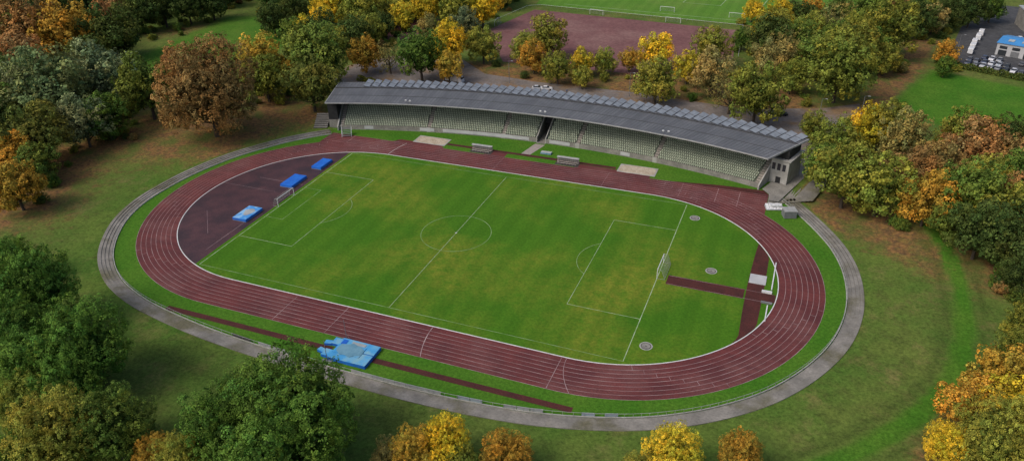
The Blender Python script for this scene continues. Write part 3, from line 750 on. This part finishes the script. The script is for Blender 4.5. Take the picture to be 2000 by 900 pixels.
b.poly([(-98, 90), (-104, 112), (-92, 130), (-60, 134), (-44, 120), (-20, 117), (20, 117), (60, 112), (86, 122), (97, 130), (99, 112), (86, 90), (83, 76), (60, 84), (0, 88), (-60, 85)], .45, 'pave')
b.obj('forecourt_pavement')
b = MB()
fp = [(-74, 182), (-66, 228), (-60, 232), (46, 221), (50, 170)]
for (x1, y1), (x2, y2) in zip(fp[:-1], fp[1:]):
    n = int(math.hypot(x2 - x1, y2 - y1) / 3)
    for i in range(n):
        b.tube((x1 + (x2 - x1) * i / n, y1 + (y2 - y1) * i / n, .4), (x1 + (x2 - x1) * i / n, y1 + (y2 - y1) * i / n, 1.6), .05, .05, 'steel', 5)
    b.tube((x1, y1, 1.55), (x2, y2, 1.55), .05, .05, 'whitemetal', 5)
b.obj('field_fence')
b = MB(); b.poly([(128, 192), (134, 215), (141, 250), (160, 300), (230, 290), (215, 160), (152, 180)], .46, 'asphalt'); b.obj('car_park_asphalt')
ib = empty('blue_roof_warehouse', (162.8, 209.5, .45), -.4)
b = MB(); b.box((0, 0, 2.5), (24, 14, 5), 'wallwhite'); b.obj('walls', ib)
b = MB(); b.add([(-12.4, -7.4, 5.0), (12.4, -7.4, 5.0), (12.4, 0, 6.2), (-12.4, 0, 6.2), (-12.4, 7.4, 5), (12.4, 7.4, 5)], [(0, 1, 2, 3), (3, 2, 5, 4), (0, 3, 4), (1, 5, 2)], 'blueroof')
for i in range(4): b.box((-8 + i * 5, -3.6, 5.75), (2.2, 2.2, .12), 'board', tilt=.16)
b.obj('roof', ib)
b = MB()
for i in range(5): b.box((-9.5 + i * 4.6, -7.04, 3.4), (2.8, .1, 1.2), 'glass'); b.box((-9.5 + i * 4.6, -7.04, 1.2), (3.0, .1, 2.2), 'steel' if i % 2 else 'glass')
for i in range(3): b.box((-12.04, -4.4 + i * 4.4, 3.1), (.1, 2.4, 1.3), 'glass')
b.obj('windows_and_doors', ib)
ib = empty('grey_office_building', (180, 258, .45), .1)
b = MB(); b.box((0, 0, 4), (30, 14, 8), 'concrete'); b.obj('walls', ib)
b = MB(); b.box((0, 0, 8.2), (30.6, 14.6, .4), 'board'); b.obj('roof', ib)
b = MB()
for j in range(2):
    for i in range(9): b.box((-13 + i * 3.2, -7.04, 2.2 + j * 3.3), (2.0, .1, 1.5), 'glass')
b.obj('windows', ib)

CP = {}
def vehicle(x, y, rz, c, kind='car'):
    key = ('p', c)
    if key not in CP: CP[key] = paint('car_paint', c)
    p = CP[key]; b = MB()
    def side(prof, w, k, zoff=0):
        n = len(prof); vs = [(px, -w / 2, pz) for px, pz in prof] + [(px, w / 2, pz) for px, pz in prof]
        b.add(vs, [(i, (i + 1) % n, n + (i + 1) % n, n + i) for i in range(n)] + [tuple(range(n))[::-1], tuple(range(n, 2 * n))], k)
    if kind == 'car':
        side([(-2.15, .35), (-2.2, .8), (-2.0, 1.0), (-1.0, 1.02), (.9, 1.0), (1.95, .85), (2.15, .6), (2.1, .3)], 1.78, p)
        side([(-1.75, 1.02), (-1.25, 1.42), (.1, 1.46), (.95, 1.0)], 1.5, 'glass')
        side([(-1.3, 1.43), (-1.25, 1.47), (.1, 1.51), (.15, 1.45)], 1.42, p); wb = 1.3; wr = .33; hw = .89
    elif kind == 'van':
        side([(-2.7, .4), (-2.7, 2.3), (-2.5, 2.45), (1.3, 2.45), (1.9, 1.5), (2.6, 1.2), (2.75, .8), (2.7, .35)], 1.95, p)
        side([(1.36, 2.3), (1.88, 1.52), (1.95, 1.52), (1.42, 2.34)], 1.7, 'glass'); b.box((1.1, 0, 1.85), (.9, 1.97, .55), 'glass'); wb = 1.7; wr = .36; hw = .98
    else:
        b.box((-1.2, 0, 1.75), (5.6, 2.4, 2.3), p); b.box((-1.2, 0, .6), (5.6, 1.6, .2), 'dark')
        side([(1.75, .4), (1.75, 2.5), (2.9, 2.5), (3.4, 1.5), (3.5, .4)], 2.2, p); b.box((3.1, 0, 1.95), (.5, 2.0, .7), 'glass'); wb = 2.2; wr = .45; hw = 1.05
    for sx in (-wb, wb):
        for sy in (-1, 1): b.tube((sx, sy * (hw - .2), wr), (sx, sy * (hw + .02), wr), wr, wr, 'tyre', 12)
    b.obj({'car': 'parked_car', 'van': 'parked_van', 'truck': 'box_truck'}[kind], loc=(x, y, .47), rz=rz)
vehicle(-51, 107, -.1, (.75, .75, .76), 'truck'); vehicle(-17, 109, .3, (.5, .52, .55)); vehicle(-13.5, 109.5, .3, (.7, .7, .7))
vehicle(72, 110, .2, (.03, .035, .05)); vehicle(70, 116, .2, (.06, .06, .07))
cc = [(.05, .06, .1), (.6, .6, .62), (.02, .02, .02), (.3, .02, .02), (.4, .42, .45), (.03, .08, .3), (.7, .7, .7), (.1, .1, .11), (.25, .26, .28)]
for (x0, y0, n_) in ((144.5, 200, 11), (138.5, 195.5, 12), (137.5, 190.5, 11)):
    for i in range(n_):
        if random.random() < .12: continue
        vehicle(x0 + i * 2.7 * math.cos(.4), y0 - i * 2.7 * math.sin(.4), 1.17 + random.choice((0, math.pi)), random.choice(cc))
for i, (x, y) in enumerate(((140, 207), (141.5, 214), (143, 221), (145.5, 230), (147.5, 238))): vehicle(x, y, 1.35, (.75, .75, .75), 'van')
for i in range(7): vehicle(156 + i * 3, 234 + i * .4, 1.6, random.choice(cc))

def lamp(x, y, h=9):
    b = MB(); b.tube((0, 0, 0), (0, 0, h), .11, .06, 'steel', 8); b.tube((0, 0, h), (1.1, 0, h + .15), .045, .04, 'steel', 6); b.box((1.3, 0, h + .15), (.7, .28, .12), 'greymetal'); b.tube((0, 0, 0), (0, 0, .5), .18, .16, 'steel', 8)
    b.obj('street_lamp', loc=(x, y, .42))
for x, y in ((84, 105), (97, 112), (-30, 112), (18, 112), (134, 200), (170, 190), (60, 112)): lamp(x, y)

def person(x, y, rz, shirt):
    me = bpy.data.meshes.new('person')
    J = [(0, 0, .95), (0, 0, 1.2), (0, 0, 1.45), (0, 0, 1.55), (0, .02, 1.70), (.1, 0, .9), (.12, .06, .5), (.12, .0, .06), (.12, .14, .03), (-.1, 0, .9), (-.12, -.08, .5), (-.12, -.2, .08), (-.12, -.07, .03),
         (.2, 0, 1.42), (.26, -.06, 1.15), (.27, .05, .9), (-.2, 0, 1.42), (-.26, .04, 1.15), (-.27, .14, .92)]
    E = [(0, 1), (1, 2), (2, 3), (3, 4), (0, 5), (5, 6), (6, 7), (7, 8), (0, 9), (9, 10), (10, 11), (11, 12), (2, 13), (13, 14), (14, 15), (2, 16), (16, 17), (17, 18)]
    R = [.15, .14, .15, .06, .11, .1, .065, .045, .04, .1, .065, .045, .04, .07, .05, .035, .07, .05, .035]
    me.from_pydata(J, E, []); o = bpy.data.objects.new('person', me); COL.objects.link(o)
    md = o.modifiers.new('skin', 'SKIN')
    for i, v in enumerate(me.skin_vertices[0].data): v.radius = (R[i], R[i] * .85); v.use_root = (i == 0)
    o.modifiers.new('sub', 'SUBSURF').levels = 1
    o.modifiers['sub'].render_levels = 1
    m, nt, bs = new_mat('person_clothes')
    tc = N(nt, 'ShaderNodeTexCoord'); sx = N(nt, 'ShaderNodeSeparateXYZ'); nt.links.new(tc.outputs['Object'], sx.inputs[0])
    c = mix(nt, ramp(nt, sx.outputs[2], .93, .95), (.02, .025, .05), shirt); c = mix(nt, ramp(nt, sx.outputs[2], 1.50, 1.52), c, (.45, .28, .2)); c = mix(nt, ramp(nt, sx.outputs[2], 1.72, 1.74), c, (.03, .02, .01))
    nt.links.new(c, bs.inputs['Base Color']); me.materials.append(m)
    o.location = (x, y, .46); o.rotation_euler[2] = rz
person(79, 109, .4, (.03, .03, .035)); person(80, 110.2, -.6, (.25, .05, .05)); person(-5, 108, 1, (.05, .1, .25))

# ------------------------------------------------------------------ trees
CZ = 1.1
def make_tree(seed, ncl, per, sig, lsize, tall=1.05, blobs=18, fill=1200):
    g = np.random.default_rng(seed)
    C = [(0, 0, -.05)]; Rr = [.56]
    k = 0
    while len(C) < blobs:
        d = g.normal(size=3); d /= np.linalg.norm(d)
        if d[2] < -.75: continue
        rr = g.uniform(.14, .40); q = (1 - rr) * g.uniform(.76, 1.24)
        c = d * np.array([1, 1, tall]) * q
        if k < 400 and any(np.linalg.norm(c - np.array(e)) < .26 for e in C[1:]): k += 1; continue
        C.append(tuple(c)); Rr.append(rr)
    C = np.array(C); Rr = np.array(Rr)
    bc = g.uniform(0, 1, len(C))
    w = Rr ** 2; w /= w.sum(); n = int(ncl * 2.6)
    bi = g.choice(len(C), n, p=w); d = g.normal(size=(n, 3)); d /= np.linalg.norm(d, axis=1)[:, None]
    rad = Rr[bi] * g.uniform(.76, 1.2, n) * (1 + .15 * np.sin(d[:, 0] * 8 + bi) * np.cos(d[:, 2] * 7 + bi * 2))
    P = C[bi] + d * rad[:, None]
    keep = np.ones(n, bool)
    for j in range(len(C)):
        keep &= ~((np.linalg.norm(P - C[j], axis=1) < Rr[j] * .70) & (bi != j))
    keep &= P[:, 2] > -.98
    P = P[keep][:ncl]; d = d[keep][:ncl]; bi = bi[keep][:ncl]; nc_ = len(P)
    cv = g.normal(.5, .22, nc_); ch = g.uniform(0, .35, nc_); sg = sig * g.uniform(.6, 1.4, nc_)
    ix = np.repeat(np.arange(nc_), per); n = len(ix)
    off = g.normal(size=(n, 3)) * sg[ix][:, None]
    dd = d[ix]; off -= dd * (np.sum(off * dd, 1) * .45)[:, None]
    up = np.sum(off * off, 1) / (sg[ix] ** 2 * 3)
    PP_ = P[ix] + off - dd * (up * sg[ix] * .5)[:, None]
    nm = dd * .9 + off / sg[ix][:, None] * .35 + g.normal(size=(n, 3)) * .38 + np.array([0, 0, .3])
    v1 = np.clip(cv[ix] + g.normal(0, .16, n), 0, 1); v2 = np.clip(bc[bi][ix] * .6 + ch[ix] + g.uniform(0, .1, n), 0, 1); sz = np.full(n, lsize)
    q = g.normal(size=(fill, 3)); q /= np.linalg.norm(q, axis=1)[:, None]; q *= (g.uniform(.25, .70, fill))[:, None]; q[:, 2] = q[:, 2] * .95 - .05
    PP_ = np.concatenate([PP_, q]); nm = np.concatenate([nm, q + g.normal(size=(fill, 3)) * .5]); v1 = np.concatenate([v1, g.uniform(0, .3, fill)]); v2 = np.concatenate([v2, g.uniform(0, .5, fill)]); sz = np.concatenate([sz, np.full(fill, max(lsize * 1.5, .05))])  # filler leaves take low tones, painting the shade inside the crown
    n = len(PP_)
    nm /= np.linalg.norm(nm, axis=1)[:, None]
    a = np.cross(nm, g.normal(size=(n, 3))); a /= np.linalg.norm(a, axis=1)[:, None]; c = np.cross(nm, a)
    s1 = (sz * g.uniform(.5, 1.4, n))[:, None]; s2 = s1 * g.uniform(.5, .9, n)[:, None]
    P = PP_ + np.array([0, 0, CZ])
    Q = np.stack([P - a * s1, P - c * s2 + nm * s1 * .25, P + a * s1, P + c * s2 + nm * s1 * .1], 1).reshape(-1, 3)
    lv = np.repeat(np.stack([v1, v2, v1, np.ones(n)], -1), 4, 0)
    b = MB(); b.tube((0, 0, -.08), (.01, .01, .55), .058, .042, 'bark', 9); b.tube((.01, .01, .55), (0, .02, 1.3), .042, .016, 'bark', 7)
    for j in range(1, min(len(C), 14)):
        e = C[j] * .9 + np.array([0, 0, CZ]); st = (.01, .01, .3 + .5 * g.uniform()); md = tuple((np.array(st) * .5 + e * .5) + np.array([0, 0, -.06]))
        b.tube(st, md, .022, .014, 'bark', 5); b.tube(md, tuple(e), .014, .004, 'bark', 5)
    tv = np.array(b.v)
    tf = [f for f in b.f if len(f) == 4]
    Vv = np.concatenate([Q, tv]); F = np.concatenate([np.arange(4 * n).reshape(-1, 4), np.array(tf) + 4 * n])
    mi = np.concatenate([np.zeros(n), np.ones(len(tf))])
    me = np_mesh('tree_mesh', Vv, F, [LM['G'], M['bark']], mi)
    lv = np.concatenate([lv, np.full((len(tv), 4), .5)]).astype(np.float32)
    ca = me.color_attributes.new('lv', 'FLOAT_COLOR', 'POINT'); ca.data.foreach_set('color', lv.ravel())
    return me
far_m = [make_tree(s, 580, 15, .053, .035, t, bl) for s, t, bl in ((1, 1.0, 24), (2, 1.1, 28), (3, .95, 22), (4, 1.15, 26), (5, 1.05, 32), (6, .9, 26))]
near_m = [make_tree(s, 1700, 26, .034, .0165, t, bl, 3500) for s, t, bl in ((21, 1.05, 46), (22, 1.1, 40), (23, .98, 52))]
bare_m = [make_tree(s, 200, 13, .05, .028, 1.15, 22, 250) for s in (31, 32)]
cache = {}
def kmesh(me, k):
    if (me.name, k) not in cache:
        c = me.copy(); c.materials[0] = LM[k]; cache[(me.name, k)] = c
    return cache[(me.name, k)]
NM = {'G': 'oak_tree', 'g': 'linden_tree', 'S': 'willow_tree', 'Y': 'hornbeam_tree', 'y': 'maple_tree', 'O': 'maple_tree', 'R': 'beech_tree', 'B': 'birch_tree', 'D': 'oak_tree', 'N': 'linden_tree'}
CAM = (77.7016, -150.1021, 97.6375)
def place(x, y, r, k, coll=None, name=None, rnd=random):
    near = (y < -40)
    ms = near_m if (near and coll is None) or r > 11.95 else (bare_m if (k == 'B' and rnd.random() < .3) else far_m)
    h0 = Hs(x, y) if coll is None else .4
    z0 = 1.3 * r + 1.5
    R = r * (1.06 if near else (1.08 if y > 110 else 1.15))
    zn = 1.05 * R + .5 + h0
    s = (CAM[2] - zn) / (CAM[2] - z0); x = CAM[0] + (x - CAM[0]) * s; y = CAM[1] + (y - CAM[1]) * s
    o = bpy.data.objects.new(name or NM[k], kmesh(rnd.choice(ms), k)); (coll or COL).objects.link(o)
    o.location = (x, y, h0 - .1); o.rotation_euler[2] = rnd.uniform(0, 6.28)
    o.scale = (R * rnd.uniform(.94, 1.1), R * rnd.uniform(.94, 1.1), (zn - h0) / CZ * rnd.uniform(.94, 1.08))
for x, y, r, k in trees: place(x, y, r, k)
wc = bpy.data.collections.new('distant_woodland')
rnd = random.Random(5); placed = [(t[0], t[1], t[2]) for t in trees]
def scatter(x0, x1, y0, y1, n, kinds, ex=(), rmax=9.5):
    for _ in range(n * 6):
        if n <= 0: break
        x, y = rnd.uniform(x0, x1), rnd.uniform(y0, y1); r = rnd.uniform(5.5, rmax)
        if any(math.hypot(x - a, y - c) < (r + q) * .62 for a, c, q in placed): continue
        bad = False
        for P in ex:
            if bool(inside(np.array([x]), np.array([y]), P)[0]) or float(seg_dist(np.array([x]), np.array([y]), P + [P[0]])[0]) < 6: bad = True
        if bad: continue
        placed.append((x, y, r)); place(x, y, r, rnd.choice(kinds), wc, 'woodland_tree', rnd); n -= 1
yard = [(130, 186), (136, 230), (140, 260), (160, 320), (240, 300), (225, 160), (155, 176)]
scatter(-430, -218, -60, 300, 300, 'GGGgGYRG', (clearing,))
scatter(-212, -75, 192, 340, 120, 'GGgYYyO', (clearing,))
scatter(-215, -160, -40, 40, 36, 'GGgDYSG', (clearing,))
scatter(-140, -100, 120, 190, 16, 'GgYYy', (clearing,), 7.5)
scatter(140, 230, -70, 85, 80, 'GGgYRG', (right_field,))
scatter(117, 138, 44, 88, 16, 'GGYgR', (right_field,), 7)
scatter(124, 140, 22, 44, 6, 'GGgG', (right_field,), 6)
scatter(60, 106, 150, 235, 14, 'gYYBG', (right_field, field))
scatter(105, 134, 225, 330, 18, 'GgYB', (yard,))
scatter(-200, 260, 440, 560, 80, 'GGgY')
scatter(-190, -60, -190, -105, 45, 'ggYO')
e = bpy.data.objects.new('distant_woodland', None); e.instance_type = 'COLLECTION'; e.instance_collection = wc; COL.objects.link(e)
uc = bpy.data.collections.new('undergrowth_shrubs')
keepout = [(-98, 90), (-104, 112), (-92, 130), (-60, 134), (-44, 120), (-20, 117), (20, 117), (60, 112), (86, 122), (97, 130), (99, 112), (86, 90), (83, 76)]
for x, y, r in placed:
    if abs(x) > 460 or y < -70: continue
    m_ = 3 if (x < -105 or x > 112 or y > 150) else 1
    for _ in range(m_):
        a = rnd.uniform(0, 6.28); d = r * rnd.uniform(.5, 1.1); px, py = x + d * math.cos(a), y + d * math.sin(a); rr = rnd.uniform(1.2, 2.8)
        P1, P2 = np.array([px]), np.array([py])
        if float(sdf(P1, P2)[0]) < 14 or float(seg_dist(P1, P2, arc)[0]) < 7: continue
        if any(bool(inside(P1, P2, Q)[0]) for Q in (keepout, clearing, right_field, yard, field)): continue
        if 80 < px < 112 and 85 < py < 220: continue
        k = rnd.choice('GggYYBR')
        o = bpy.data.objects.new('shrub', kmesh(rnd.choice(far_m[:3]), k)); uc.objects.link(o)
        o.location = (px, py, Hs(px, py) - .3 * rr); o.scale = (rr, rr, rr * rnd.uniform(.6, .95)); o.rotation_euler[2] = rnd.uniform(0, 6.28)
e = bpy.data.objects.new('undergrowth_shrubs', None); e.instance_type = 'COLLECTION'; e.instance_collection = uc; COL.objects.link(e)
def hedge(P, w, h, k):
    g = np.random.default_rng(9); L = []
    for (x1, y1), (x2, y2) in zip(P[:-1], P[1:]):
        l = math.hypot(x2 - x1, y2 - y1); m = int(l * 120)
        t = g.uniform(0, 1, m); a = g.uniform(0, math.pi, m); rr = g.uniform(.8, 1.1, m) * (1 + .2 * np.sin(t * l * 1.1))
        nx_, ny_ = -(y2 - y1) / l, (x2 - x1) / l; off = np.cos(a) * w / 2 * rr
        L.append(np.stack([x1 + (x2 - x1) * t + nx_ * off, y1 + (y2 - y1) * t + ny_ * off, .4 + np.sin(a) * h * rr], -1))
    Pn = np.concatenate(L); n = len(Pn); nm = g.normal(size=(n, 3)) + np.array([0, 0, .8]); nm /= np.linalg.norm(nm, axis=1)[:, None]
    a = np.cross(nm, g.normal(size=(n, 3))); a /= np.linalg.norm(a, axis=1)[:, None]; c = np.cross(nm, a); s = .28
    V_ = np.stack([Pn - a * s, Pn - c * s * .7, Pn + a * s, Pn + c * s * .7], 1).reshape(-1, 3)
    me = np_mesh('hedge', V_, np.arange(4 * n).reshape(-1, 4), [LM[k]])
    lv = np.repeat(np.stack([g.uniform(.1, .9, n), g.uniform(0, 1, n), g.uniform(0, 1, n), np.ones(n)], -1), 4, 0).astype(np.float32)
    ca = me.color_attributes.new('lv', 'FLOAT_COLOR', 'POINT'); ca.data.foreach_set('color', lv.ravel())
    o = bpy.data.objects.new('hedge', me); COL.objects.link(o)
hedge([(126, 190), (131, 186), (154, 175), (200, 158)], 2.8, 2.0, 'G')
hedge([(-90, 98), (-72, 93), (-55, 92)], 2.5, 1.6, 'Y')
hedge([(5, 99), (20, 100)], 2, 1.2, 'G'); hedge([(33, 97), (48, 95)], 2.4, 1.4, 'Y')

# ------------------------------------------------------------------ camera, light, world
cd = bpy.data.cameras.new('camera'); cam = bpy.data.objects.new('camera', cd); COL.objects.link(cam); S.camera = cam
cd.sensor_width = 36; cd.lens = 36 * 1.4625 / 2; cd.clip_end = 20000; cd.clip_start = 1
r_ = (0.92905, 0.36923, -0.02303); u_ = (-0.16635, 0.47254, 0.86547); f_ = (-0.33044, 0.80024, -0.50043)
cam.matrix_world = Matrix(((r_[0], u_[0], -f_[0], CAM[0]), (r_[1], u_[1], -f_[1], CAM[1]), (r_[2], u_[2], -f_[2], CAM[2]), (0, 0, 0, 1)))
el, az = math.radians(48), math.radians(-140)
sd = bpy.data.lights.new('sun', 'SUN'); sd.energy = 1.4; sd.angle = math.radians(24); sd.color = (1, .95, .88)
so = bpy.data.objects.new('sun', sd); COL.objects.link(so)
dirv = Vector((math.sin(az) * math.cos(el), math.cos(az) * math.cos(el), math.sin(el)))
so.rotation_euler = dirv.to_track_quat('Z', 'Y').to_euler(); so.location = dirv * 200
w = bpy.data.worlds.new('World'); S.world = w; w.use_nodes = True; nt = w.node_tree
bg = nt.nodes['Background']; sk = nt.nodes.new('ShaderNodeTexSky'); sk.sky_type = 'NISHITA'; sk.sun_disc = False
sk.sun_elevation = el; sk.sun_rotation = az; sk.dust_density = 4; sk.air_density = 1.0; sk.ozone_density = 1
nt.links.new(sk.outputs[0], bg.inputs[0]); bg.inputs[1].default_value = .14
S.view_settings.view_transform = 'Standard'; S.view_settings.look = 'None'; S.view_settings.exposure = 0
